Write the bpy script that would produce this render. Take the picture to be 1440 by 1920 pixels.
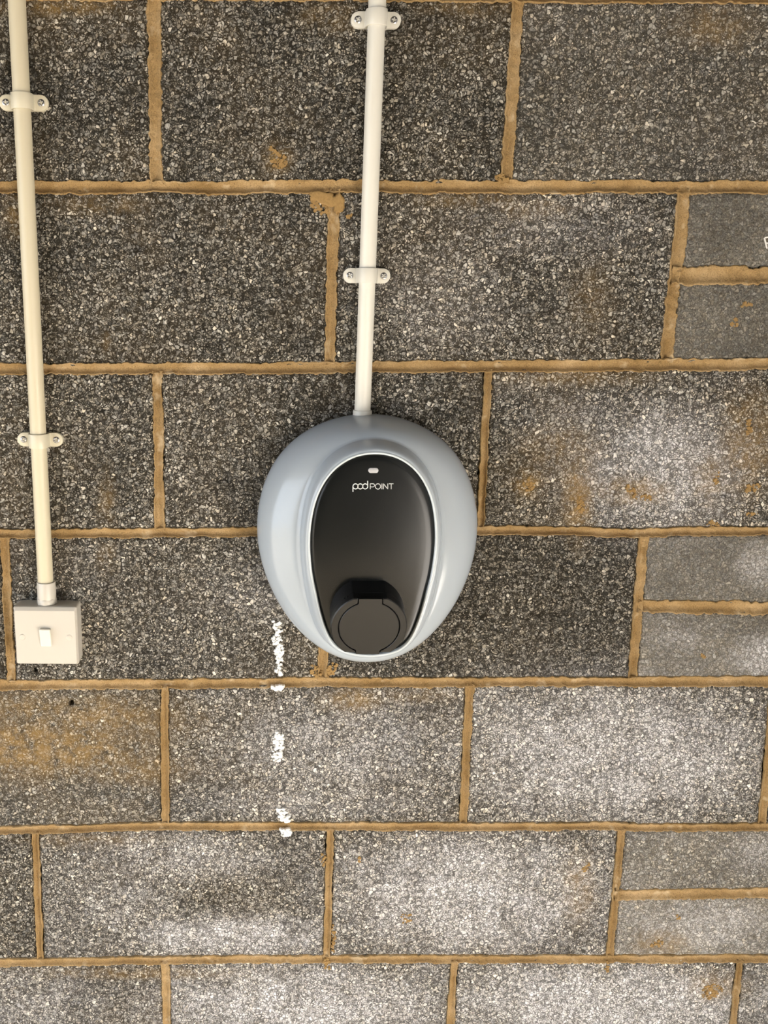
import bpy, bmesh, math, random
import numpy as np
from mathutils import Vector

random.seed(7)
for o in list(bpy.data.objects):
    bpy.data.objects.remove(o, do_unlink=True)
scene = bpy.context.scene
COL = scene.collection

# ------------------------------------------------------------------ camera
W, H = 1440.0, 1920.0
F = 1750.0                 # focal length in pixels of the 1440x1920 frame
XP, YP = 520.0, 960.0      # principal point (photo is cropped off-centre)
TH = math.radians(13.5)    # camera looks down by this much
D = 1.170                  # distance camera - wall
ZC = 1.62                  # camera height
CT, ST = math.cos(TH), math.sin(TH)
cam_d = bpy.data.cameras.new('camera')
cam = bpy.data.objects.new('camera', cam_d)
COL.objects.link(cam)
cam_d.sensor_fit = 'VERTICAL'
cam_d.sensor_height = 36.0
cam_d.sensor_width = 27.0
cam_d.lens = 36.0 * F / H
cam_d.shift_x = (W / 2 - XP) / H
cam_d.clip_start = 0.02
cam.location = (0, -D, ZC)
cam.rotation_euler = (math.pi / 2 - TH, 0, 0)
scene.camera = cam

# ------------------------------------------------------------------ world, sun, exposure
world = bpy.data.worlds.new('World')
scene.world = world
world.use_nodes = True
bg = world.node_tree.nodes['Background']
bg.inputs['Color'].default_value = (0.80, 0.88, 1.0, 1)
bg.inputs['Strength'].default_value = 4.2

sun_d = bpy.data.lights.new('sun', 'SUN')
sun_d.energy = 44.0
sun_d.angle = math.radians(0.6)
sun_d.color = (1.0, 0.92, 0.82)
sun = bpy.data.objects.new('sun', sun_d)
COL.objects.link(sun)
EL, AZ = math.radians(20), math.radians(11)
sun_dir = Vector((math.cos(EL) * math.cos(AZ), -math.cos(EL) * math.sin(AZ), -math.sin(EL)))
sun.rotation_euler = sun_dir.to_track_quat('-Z', 'Y').to_euler()
sun.location = (-4, 1, 4)

vs = scene.view_settings
vs.view_transform = 'Standard'
vs.look = 'None'
vs.gamma = 1.0
vs.use_curve_mapping = False
vs.exposure = 0.20


def unproject(px, py, h=0.0):
    """photo pixel -> (x, z) on the plane h metres in front of the wall"""
    cx = (np.asarray(px, float) - XP) / F
    cy = -(np.asarray(py, float) - YP) / F
    dy = CT + cy * ST
    dz = -ST + cy * CT
    t = (D - h) / dy
    return cx * t, ZC + dz * t


# ------------------------------------------------------------------ noise helpers
def _hash(ix, iy, seed):
    n = (ix.astype(np.int64) * 374761393 + iy.astype(np.int64) * 668265263 + int(seed) * 974634777) & 0xFFFFFFFF
    n = ((n ^ (n >> 13)) * 1274126177) & 0xFFFFFFFF
    n = ((n ^ (n >> 16)) * 2246822519) & 0xFFFFFFFF
    n = n ^ (n >> 15)
    return (n & 0xFFFFFF) / float(0xFFFFFF)


def vnoise(x, y, scale, seed=0):
    x = np.asarray(x, float) * scale + 1000.0
    y = np.asarray(y, float) * scale + 1000.0
    ix, iy = np.floor(x), np.floor(y)
    fx, fy = x - ix, y - iy
    fx = fx * fx * (3 - 2 * fx)
    fy = fy * fy * (3 - 2 * fy)
    a = _hash(ix, iy, seed); b = _hash(ix + 1, iy, seed)
    c = _hash(ix, iy + 1, seed); d = _hash(ix + 1, iy + 1, seed)
    return (a * (1 - fx) + b * fx) * (1 - fy) + (c * (1 - fx) + d * fx) * fy - 0.5


def fbm(x, y, scale, seed=0, octs=3):
    s, a = 0, 1.0
    for k in range(octs):
        s = s + a * vnoise(x, y, scale * 2 ** k, seed + k * 17)
        a *= 0.5
    return s


def worley(x, y, scale, seed=0):
    x = np.asarray(x, float) * scale + 1000.0
    y = np.asarray(y, float) * scale + 1000.0
    ix, iy = np.floor(x), np.floor(y)
    f1 = np.full(x.shape, 9.0); f2 = np.full(x.shape, 9.0); cid = np.zeros(x.shape)
    for dx in (-1, 0, 1):
        for dy in (-1, 0, 1):
            jx = ix + dx + _hash(ix + dx, iy + dy, seed)
            jy = iy + dy + _hash(ix + dx, iy + dy, seed + 5)
            dd = np.hypot(jx - x, jy - y)
            r = _hash(ix + dx, iy + dy, seed + 11)
            near = dd < f1
            f2 = np.where(near, f1, np.minimum(f2, dd))
            cid = np.where(near, r, cid)
            f1 = np.where(near, dd, f1)
    return f1, f2, cid


# ------------------------------------------------------------------ object helpers
def tag(o, label=None, cat=None, group=None, kind=None):
    if label: o['label'] = label
    if cat: o['category'] = cat
    if group: o['group'] = group
    if kind: o['kind'] = kind
    return o


def link(name, me, mat, parent=None, loc=(0, 0, 0), smooth=True):
    if mat is not None and not me.materials:
        me.materials.append(mat)
    o = bpy.data.objects.new(name, me)
    COL.objects.link(o)
    o.location = loc
    if parent is not None:
        o.parent = parent
    if smooth:
        me.polygons.foreach_set('use_smooth', np.ones(len(me.polygons), dtype=bool))
    return o


def mesh_from(verts, faces):
    me = bpy.data.meshes.new('mesh')
    me.from_pydata([tuple(map(float, v)) for v in verts], [], [tuple(int(i) for i in f) for f in faces])
    me.update()
    return me


def mesh_quads(V, Q):
    """fast mesh from numpy arrays (n,3) and (m,4)"""
    me = bpy.data.meshes.new('mesh')
    me.vertices.add(len(V)); me.vertices.foreach_set('co', np.asarray(V, np.float32).ravel())
    me.loops.add(Q.size); me.loops.foreach_set('vertex_index', Q.astype(np.int32).ravel())
    me.polygons.add(len(Q))
    me.polygons.foreach_set('loop_start', np.arange(0, Q.size, 4, dtype=np.int32))
    me.update(calc_edges=True)
    me.validate()
    return me


def grid_faces(nu, nv, off=0, wrap=False):
    i = np.arange(nu if wrap else nu - 1)
    j = np.arange(nv - 1)
    I, J = np.meshgrid(i, j, indexing='ij')
    I2 = (I + 1) % nu
    return np.stack([I * nv + J, I2 * nv + J, I2 * nv + J + 1, I * nv + J + 1], -1).reshape(-1, 4) + off


def empty(name, loc):
    o = bpy.data.objects.new(name, None)
    o.empty_display_size = 0.05
    COL.objects.link(o)
    o.location = loc
    return o


def add_bevel(o, w, seg=2, ang=40):
    m = o.modifiers.new('bevel', 'BEVEL')
    m.width = w; m.segments = seg; m.limit_method = 'ANGLE'; m.angle_limit = math.radians(ang)
    m.harden_normals = False
    return o


def box_mesh(x0, x1, y0, y1, z0, z1):
    v = [(x, y, z) for x in (x0, x1) for y in (y0, y1) for z in (z0, z1)]
    f = [(0, 1, 3, 2), (4, 6, 7, 5), (0, 4, 5, 1), (2, 3, 7, 6), (0, 2, 6, 4), (1, 5, 7, 3)]
    return mesh_from(v, f)


def loft(rings, cap0=False, cap1=False):
    """rings: list of (n,3) arrays, closed"""
    n = len(rings[0])
    V = np.concatenate(rings)
    faces = []
    for k in range(len(rings) - 1):
        for i in range(n):
            j = (i + 1) % n
            faces.append((k * n + i, k * n + j, (k + 1) * n + j, (k + 1) * n + i))
    if cap0: faces.append(tuple(range(n - 1, -1, -1)))
    if cap1: faces.append(tuple((len(rings) - 1) * n + i for i in range(n)))
    return mesh_from(V, faces)


# ------------------------------------------------------------------ materials
def new_mat(name):
    m = bpy.data.materials.new(name)
    m.use_nodes = True
    nt = m.node_tree
    return m, nt, nt.nodes['Principled BSDF']


def N(nt, typ, **kw):
    n = nt.nodes.new(typ)
    for k, v in kw.items():
        setattr(n, k, v)
    return n


def mixc(nt, fac, a, b, blend='MIX'):
    n = N(nt, 'ShaderNodeMix', data_type='RGBA', blend_type=blend)
    for sock, val in ((n.inputs[0], fac), (n.inputs[6], a), (n.inputs[7], b)):
        if hasattr(val, 'links'):
            nt.links.new(val, sock)
        elif isinstance(val, (int, float)):
            sock.default_value = val
        else:
            sock.default_value = (*val, 1) if len(val) == 3 else val
    return n.outputs[2]


def math_n(nt, op, a, b=None, clamp=False):
    n = N(nt, 'ShaderNodeMath', operation=op, use_clamp=clamp)
    for s, v in ((n.inputs[0], a), (n.inputs[1], b)):
        if v is None: continue
        if hasattr(v, 'links'): nt.links.new(v, s)
        else: s.default_value = v
    return n.outputs[0]


def ramp(nt, val, stops, interp='LINEAR'):
    n = N(nt, 'ShaderNodeValToRGB')
    n.color_ramp.interpolation = interp
    el = n.color_ramp.elements
    while len(el) > 1: el.remove(el[-1])
    el[0].position = stops[0][0]
    c = stops[0][1]; el[0].color = (c, c, c, 1) if not hasattr(c, '__len__') else (*c, 1)
    for p, c in stops[1:]:
        e = el.new(p); e.color = (c, c, c, 1) if not hasattr(c, '__len__') else (*c, 1)
    nt.links.new(val, n.inputs[0])
    return n.outputs[0]


def noise(nt, vec, scale, detail=3, rough=0.6):
    n = N(nt, 'ShaderNodeTexNoise')
    n.inputs['Scale'].default_value = scale
    n.inputs['Detail'].default_value = detail
    n.inputs['Roughness'].default_value = rough
    nt.links.new(vec, n.inputs['Vector'])
    return n


def block_material():
    m, nt, b = new_mat('aggregate_concrete')
    L = nt.links.new
    geo = N(nt, 'ShaderNodeNewGeometry')
    info = N(nt, 'ShaderNodeObjectInfo')
    sep = N(nt, 'ShaderNodeSeparateColor'); L(info.outputs['Color'], sep.inputs[0])
    tone, stain, fine = sep.outputs[0], sep.outputs[1], sep.outputs[2]
    bloom = info.outputs['Alpha']
    pos = geo.outputs['Position']
    # warp so that the stones are angular and uneven
    nz = noise(nt, pos, 90, 2)
    warp = N(nt, 'ShaderNodeVectorMath', operation='MULTIPLY_ADD')
    L(nz.outputs['Color'], warp.inputs[0]); warp.inputs[1].default_value = (.0085, .0085, .0085); L(pos, warp.inputs[2])
    P = warp.outputs[0]

    def vor(scale, feature):
        n = N(nt, 'ShaderNodeTexVoronoi', feature=feature)
        n.inputs['Scale'].default_value = scale
        L(P, n.inputs['Vector'])
        return n
    v1, e1 = vor(210, 'F1'), vor(210, 'DISTANCE_TO_EDGE')
    v2, e2 = vor(400, 'F1'), vor(400, 'DISTANCE_TO_EDGE')
    s1 = N(nt, 'ShaderNodeSeparateColor'); L(v1.outputs['Color'], s1.inputs[0])
    s2 = N(nt, 'ShaderNodeSeparateColor'); L(v2.outputs['Color'], s2.inputs[0])
    # stone tint: mostly mid grey, some pale, some dark
    c1 = ramp(nt, s1.outputs[0], [(0, .08), (.12, .16), (.5, .27), (.8, .38), (.93, .50), (1, .66)])
    c2 = ramp(nt, s2.outputs[0], [(0, .05), (.3, .15), (.6, .28), (.9, .46), (1, .60)])
    # pores between the stones, crevice shade painted into the colour: only some boundaries dark
    pore_shade = noise(nt, pos, 150, 3, .65)
    op = ramp(nt, pore_shade.outputs['Fac'], [(.36, 1.0), (.50, .45), (.62, .0)])
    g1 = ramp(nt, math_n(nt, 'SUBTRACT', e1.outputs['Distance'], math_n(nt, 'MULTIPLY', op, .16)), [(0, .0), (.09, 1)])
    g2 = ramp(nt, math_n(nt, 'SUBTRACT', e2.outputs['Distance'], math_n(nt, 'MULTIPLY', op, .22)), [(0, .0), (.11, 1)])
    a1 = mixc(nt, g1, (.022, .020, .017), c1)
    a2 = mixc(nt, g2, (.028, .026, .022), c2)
    sel = ramp(nt, noise(nt, pos, 85, 3).outputs['Fac'], [(.46, 0), (.54, 1)])
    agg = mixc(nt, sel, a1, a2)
    # sandy crumbs over everything
    cr = noise(nt, pos, 520, 3, .8)
    agg = mixc(nt, 1.0, agg, ramp(nt, cr.outputs['Fac'], [(.30, .35), (.46, .9), (.56, 1.1), (.72, 1.75)]), 'MULTIPLY')
    # dense fine-faced half blocks
    dn = noise(nt, pos, 420, 3, .7)
    densec = ramp(nt, dn.outputs['Fac'], [(.28, .04), (.40, .14), (.58, .22), (.70, .44)])
    agg = mixc(nt, fine, agg, densec)
    # hue drift of single stones
    hue = mixc(nt, s1.outputs[1], (1.12, 1.0, .80), (1.04, 1.0, .90))
    agg = mixc(nt, 1.0, agg, hue, 'MULTIPLY')
    # big drift of density
    big = ramp(nt, noise(nt, pos, 9, 4).outputs['Fac'], [(.3, .70), (.5, 1.0), (.7, 1.28)])
    agg = mixc(nt, 1.0, agg, big, 'MULTIPLY')
    tn = N(nt, 'ShaderNodeCombineColor')
    for k in range(3): L(tone, tn.inputs[k])
    agg = mixc(nt, 1.0, agg, tn.outputs[0], 'MULTIPLY')
    # lime bloom sits on the stone faces
    ab = N(nt, 'ShaderNodeAttribute', attribute_name='bloom')
    aw = N(nt, 'ShaderNodeAttribute', attribute_name='wash')
    bn = ramp(nt, noise(nt, pos, 22, 5, .65).outputs['Fac'], [(.30, .35), (.62, 1.25)])
    bl = math_n(nt, 'MULTIPLY', ab.outputs['Fac'], bn, True)
    big_bl = ramp(nt, noise(nt, pos, 5.2, 4, .55).outputs['Fac'], [(.42, 0), (.66, 1)])
    bl = math_n(nt, 'MAXIMUM', bl, math_n(nt, 'MULTIPLY', big_bl, bloom))
    gsel = mixc(nt, sel, g1, g2)
    bl = math_n(nt, 'MULTIPLY', bl, mixc(nt, .28, gsel, (1, 1, 1)))
    bl = math_n(nt, 'MULTIPLY', bl, ramp(nt, s1.outputs[2], [(0, .55), (1, .95)]))
    agg = mixc(nt, bl, agg, (.95, .94, .97))
    # ochre mortar wash
    stn = ramp(nt, noise(nt, pos, 7.5, 5, .6).outputs['Fac'], [(.46, 0), (.66, 1)])
    wn = ramp(nt, noise(nt, pos, 48, 5, .7).outputs['Fac'], [(.36, .1), (.60, 1.2)])
    st = math_n(nt, 'MULTIPLY', math_n(nt, 'MULTIPLY', stn, stain), .6)
    st = math_n(nt, 'ADD', st, math_n(nt, 'MULTIPLY', wn, aw.outputs['Fac']), True)
    agg = mixc(nt, st, agg, mixc(nt, .62, agg, (.40, .25, .085)))
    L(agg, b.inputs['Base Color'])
    b.inputs['Roughness'].default_value = .92
    b.inputs['Specular IOR Level'].default_value = .25
    h = mixc(nt, sel, mixc(nt, .5, g1, s1.outputs[2]), mixc(nt, .6, g2, s2.outputs[2]))
    h = mixc(nt, .25, h, cr.outputs['Fac'])
    h = mixc(nt, fine, h, dn.outputs['Fac'])
    bp = N(nt, 'ShaderNodeBump')
    bp.inputs['Strength'].default_value = .9
    bp.inputs['Distance'].default_value = .0030
    L(h, bp.inputs['Height']); L(bp.outputs[0], b.inputs['Normal'])
    return m


def mortar_material():
    m, nt, b = new_mat('sand_mortar')
    L = nt.links.new
    pos = N(nt, 'ShaderNodeNewGeometry').outputs['Position']
    a = noise(nt, pos, 16, 4)
    c = ramp(nt, a.outputs['Fac'], [(.3, (.27, .170, .068)), (.5, (.36, .240, .110)), (.7, (.47, .335, .180))])
    sp = noise(nt, pos, 700, 2, .7)
    c = mixc(nt, 1.0, c, ramp(nt, sp.outputs['Fac'], [(.28, .50), (.44, .95), (.56, 1.05), (.75, 1.3)]), 'MULTIPLY')
    lime = ramp(nt, noise(nt, pos, 38, 3).outputs['Fac'], [(.60, 0), (.70, .6)])
    c = mixc(nt, lime, c, (.62, .50, .33))
    L(c, b.inputs['Base Color'])
    b.inputs['Roughness'].default_value = .9
    b.inputs['Specular IOR Level'].default_value = .2
    bp = N(nt, 'ShaderNodeBump'); bp.inputs['Strength'].default_value = .8; bp.inputs['Distance'].default_value = .0020
    n2 = noise(nt, pos, 260, 4, .7)
    L(n2.outputs['Fac'], bp.inputs['Height']); L(bp.outputs[0], b.inputs['Normal'])
    return m


def plain(name, col, rough, spec=.5, metal=0.0, grain=0, grain_amt=.0, bump=0.0, coat=0.0):
    m, nt, b = new_mat(name)
    b.inputs['Roughness'].default_value = rough
    b.inputs['Specular IOR Level'].default_value = spec
    b.inputs['Metallic'].default_value = metal
    b.inputs['Coat Weight'].default_value = coat
    pos = N(nt, 'ShaderNodeNewGeometry').outputs['Position']
    n = noise(nt, pos, grain or 30, 3)
    lo = tuple(c * (1 - grain_amt) for c in col); hi = tuple(min(1, c * (1 + grain_amt)) for c in col)
    nt.links.new(mixc(nt, n.outputs['Fac'], lo, hi), b.inputs['Base Color'])
    if bump:
        bp = N(nt, 'ShaderNodeBump'); bp.inputs['Strength'].default_value = .5; bp.inputs['Distance'].default_value = bump
        n2 = noise(nt, pos, 1400, 2)
        nt.links.new(n2.outputs['Fac'], bp.inputs['Height']); nt.links.new(bp.outputs[0], b.inputs['Normal'])
    return m


def pvc(name, col, dirt):
    m, nt, b = new_mat(name)
    pos = N(nt, 'ShaderNodeNewGeometry').outputs['Position']
    mp = N(nt, 'ShaderNodeMapping'); mp.inputs['Scale'].default_value = (60, 60, 6)
    nt.links.new(pos, mp.inputs[0])
    n = noise(nt, mp.outputs[0], 1.6, 4, .65)
    f = ramp(nt, n.outputs['Fac'], [(.60, 0), (.78, dirt)])
    nt.links.new(mixc(nt, f, col, (.45, .33, .22)), b.inputs['Base Color'])
    b.inputs['Roughness'].default_value = .38
    b.inputs['Specular IOR Level'].default_value = .45
    return m


M = {
    'block': block_material(),
    'mortar': mortar_material(),
    'slab': plain('wall_core', (.25, .23, .2), .95, .2, grain=40, grain_amt=.2),
    'pvc_white': pvc('white_conduit_plastic', (.72, .70, .63), .10),
    'pvc_cream': pvc('cream_conduit_plastic', (.62, .56, .41), .45),
    'clip': plain('white_clip_plastic', (.70, .68, .61), .35, .5, grain=60, grain_amt=.03),
    'clip_cream': plain('cream_clip_plastic', (.66, .61, .47), .35, .5, grain=60, grain_amt=.04),
    'switch': plain('switch_plastic', (.60, .56, .49), .30, .5, grain=25, grain_amt=.02),
    'rocker': plain('rocker_plastic', (.76, .72, .62), .25, .5, grain=25, grain_amt=.02),
    'screw': plain('zinc_screw', (.42, .42, .43), .28, .5, 1.0, grain=300, grain_amt=.1),
    'shell': plain('silver_grey_plastic', (.40, .45, .50), .19, .5, grain=18, grain_amt=.015, coat=.15),
    'trim': plain('pale_trim_plastic', (.60, .66, .69), .25, .5, grain=20, grain_amt=.01),
    'back': plain('dark_grey_backplate', (.06, .06, .065), .5, .4, grain=20, grain_amt=.05),
    'panel': plain('satin_black_panel', (.007, .008, .008), .19, .32, grain=90, grain_amt=.25),
    'socket': plain('socket_black_plastic', (.012, .012, .012), .36, .38, grain=90, grain_amt=.2, bump=.00008),
    'hole': plain('dark_bore', (.0085, .0085, .0085), .7, .2, grain=90, grain_amt=.2),
    'print': plain('off_white_print', (.74, .76, .75), .5, .4, grain=200, grain_amt=.03),
    'print2': plain('light_grey_print', (.52, .53, .53), .5, .4, grain=200, grain_amt=.03),
    'led': plain('frosted_lens', (.45, .45, .46), .3, .5, grain=200, grain_amt=.03),
    'paint': plain('white_masonry_paint', (.86, .85, .82), .7, .3, grain=300, grain_amt=.06),
    'smear': plain('dried_mortar_smear', (.34, .215, .085), .9, .2, grain=350, grain_amt=.35, bump=.001),
    'floor': plain('concrete_floor', (.27, .235, .175), .85, .3, grain=12, grain_amt=.2),
    'drive': plain('driveway_concrete', (.34, .31, .26), .9, .3, grain=8, grain_amt=.2),
    'plaster': plain('painted_side_wall', (.80, .80, .80), .85, .3, grain=6, grain_amt=.08),
    'dark': plain('dark_timber', (.035, .03, .025), .8, .3, grain=14, grain_amt=.3),
}

# ------------------------------------------------------------------ the garage around the wall
XL, XR = -2.20, 1.12       # side walls, the right one set close to bounce sun
YF = -4.3                  # wall behind the camera
ZT = 2.50
CRS = 0.225


def struct(name, me, mat, label, parent=None):
    o = link(name, me, mat, parent, smooth=False)
    tag(o, label, 'floor' if name == 'floor' else ('ceiling' if name == 'ceiling' else 'wall'), kind='structure')
    return o


# bed joints: photo polylines (x, y)
BEDS = {
    0: [(0, -14), (720, -12), (1000, -8), (1440, -7)],
    1: [(0, 351), (160, 351), (290, 350), (400, 352), (620, 349), (760, 350), (960, 350), (1200, 350), (1440, 351)],
    2: [(0, 692), (240, 691), (320, 691), (480, 691), (620, 689), (800, 688), (960, 687), (1240, 685), (1440, 682)],
    3: [(0, 1002), (240, 1000), (480, 998), (700, 996), (960, 995), (1100, 997), (1180, 1001), (1280, 997), (1440, 996)],
    4: [(0, 1285), (300, 1283), (480, 1281), (600, 1279), (680, 1280), (960, 1279), (1440, 1278)],
    5: [(0, 1558), (160, 1554), (310, 1549), (480, 1550), (960, 1551), (1150, 1549), (1200, 1553), (1440, 1551)],
    6: [(0, 1806), (240, 1802), (480, 1799), (960, 1799), (1440, 1798)],
}
BEDW = {0: 24, 1: 22, 2: 20, 3: 17, 4: 19, 5: 15.5, 6: 16}
BZ = {}
for k, pl in BEDS.items():
    xs, zs = unproject([p[0] for p in pl], [p[1] for p in pl])
    o_ = np.argsort(xs)
    BZ[k] = (xs[o_], zs[o_])


def bed_z(k, x):
    x = np.asarray(x, float)
    if k in BZ:
        return np.interp(x, *BZ[k])
    if k < 0:
        return np.interp(x, *BZ[0]) * 0 + BZ[0][1].mean() - k * CRS
    return np.interp(x, *BZ[6]) * 0 + BZ[6][1].mean() - (k - 6) * CRS


K0, K1 = -3, 9
while bed_z(K1, 0.0) > 0.02: K1 += 1
while bed_z(K0, 0.0) < ZT - .02: K0 -= 1

# perpend joints per course: (x_top, y_top, x_bottom, y_bottom, width px)
PERPS = {
    0: [(288, 0, 293, 340, 25), (972, 5, 950, 338, 22)],
    1: [(627, 365, 619, 678, 21), (1284, 362, 1249, 674, 25)],
    2: [(295, 702, 299, 990, 19), (916, 700, 901, 985, 16)],
    3: [(7, 1010, 21, 1274, 19), (611, 1010, 604, 1270, 20), (1207, 1008, 1187, 1268, 20)],
    4: [(308, 1293, 310, 1541, 17), (881, 1291, 868, 1542, 18), (1452, 1290, 1430, 1542, 16)],
    5: [(66, 1565, 75, 1796, 15), (619, 1560, 613, 1790, 16), (1166, 1560, 1144, 1790, 16)],
    6: [(310, 1812, 314, 1990, 18), (852, 1808, 842, 1960, 16), (1387, 1808, 1372, 1960, 14)],
}
HALF = {1: ([(1262, 516), (1440, 516), (1800, 516)], 30), 3: ([(1200, 1137), (1440, 1141), (1800, 1143)], 24),
        5: ([(1155, 1679), (1440, 1674), (1800, 1672)], 20)}

core = link('wall_back', box_mesh(XL - .1, XR + .1, .10, .20, 0, ZT), M['slab'], smooth=False)
tag(core, 'grey aggregate concrete block wall with ochre mortar joints', 'wall', kind='structure')


class Perp:
    def __init__(s, xt, zt, xb, zb, w):
        s.xt, s.zt, s.xb, s.zb, s.w = xt, zt, xb, zb, w

    def x(s, z):
        return s.xb + (s.xt - s.xb) * (np.asarray(z) - s.zb) / (s.zt - s.zb)


rows = {}
for k in range(K0, K1):
    ps = []
    if k in PERPS:
        for (a, b_, c, d_, w) in PERPS[k]:
            xt, zt = unproject(a, b_); xb, zb = unproject(c, d_)
            wm = w / (F / (D / CT)) * .86
            ps.append(Perp(float(xt), float(zt), float(xb), float(zb), float(wm)))
    else:
        zt, zb = float(bed_z(k, 0)), float(bed_z(k + 1, 0))
        x0 = .02 if k % 2 else -.19
        ps.append(Perp(x0, zt, x0, zb, .012))
    # continue past the frame at the block module
    while ps[0].xb > XL + .05:
        p = ps[0]; x = p.xb - .45 + random.uniform(-.004, .004)
        ps.insert(0, Perp(x, p.zt, x, p.zb, .012))
    while ps[-1].xb < XR - .05:
        p = ps[-1]; x = p.xb + .45 + random.uniform(-.004, .004)
        ps.append(Perp(x, p.zt, x, p.zb, .012))
    rows[k] = ps

# frame bounds on the wall, for level of detail
fx0, _ = unproject(0, 1920); fx1, _ = unproject(1440, 1920)
_, fz0 = unproject(0, 1920); _, fz1 = unproject(0, 0)
blocks = []
GAP = .0052


# lime bloom and ochre wash: where they lie on the wall (photo x, y, half-widths, amount)
BLOOM = [(1240, 880, 150, 105, .85), (1120, 800, 120, 60, .3), (480, 1110, 90, 60, .2), (1425, 1230, 50, 36, .7), (1425, 1060, 45, 36, .45), (1265, 1200, 60, 20, .35),
         (640, 1400, 210, 90, .45), (600, 1500, 230, 36, .4), (1150, 1410, 270, 120, .9), (1010, 1480, 120, 50, .5), (340, 1605, 170, 44, .5), (440, 1755, 190, 38, .9),
         (230, 1700, 100, 60, .35), (880, 1680, 230, 105, .95), (740, 1620, 120, 40, .5), (1420, 1600, 60, 40, .35), (1330, 1735, 130, 46, .55), (560, 1890, 250, 75, 1.0),
         (1130, 1885, 270, 80, 1.05), (70, 1880, 140, 60, .4), (1420, 1880, 60, 60, .5), (820, 560, 130, 90, .18), (1050, 420, 170, 60, .22)]
WASH = [(70, 1400, 170, 46, 1.0), (190, 1345, 150, 40, .6), (40, 1340, 110, 34, .6), (230, 1440, 110, 26, .5), (1085, 935, 26, 70, .9), (1050, 840, 70, 36, .35), (1405, 830, 46, 90, .6),
        (990, 905, 26, 24, .7), (1190, 922, 60, 22, .7), (1330, 900, 26, 40, .5), (660, 1312, 50, 20, .6), (780, 1302, 60, 14, .35), (520, 296, 24, 26, .6), (110, 12, 110, 16, .6),
        (1340, 50, 70, 36, .45), (620, 30, 60, 30, .3), (880, 12, 90, 16, .4), (180, 385, 90, 18, .3), (30, 400, 20, 40, .6), (880, 372, 100, 16, .35), (1000, 392, 60, 16, .35),
        (1090, 706, 120, 16, .4), (1085, 1670, 26, 60, .5), (1240, 1770, 50, 24, .5), (200, 940, 16, 50, .35), (200, 1045, 16, 30, .35), (1345, 1850, 50, 24, .5), (1110, 560, 40, 60, .25),
        (160, 1575, 110, 12, .3), (250, 1825, 170, 10, .4), (200, 640, 8, 16, .4)]


def patch(Xw, Zw, lst):
    # wall point -> photo coordinate, only to look up where each stain lies
    dy = D; dz = Zw - ZC
    dep = dy * CT - dz * ST
    px = XP + F * Xw / dep
    py = YP - F * (dy * ST + dz * CT) / dep
    a = np.zeros(Xw.shape)
    for cx, cy, rx, ry, amt in lst:
        q = ((px - cx) / rx) ** 2 + ((py - cy) / ry) ** 2
        a = np.maximum(a, amt * np.exp(-.8 * q ** 1.4))
    return a


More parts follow.
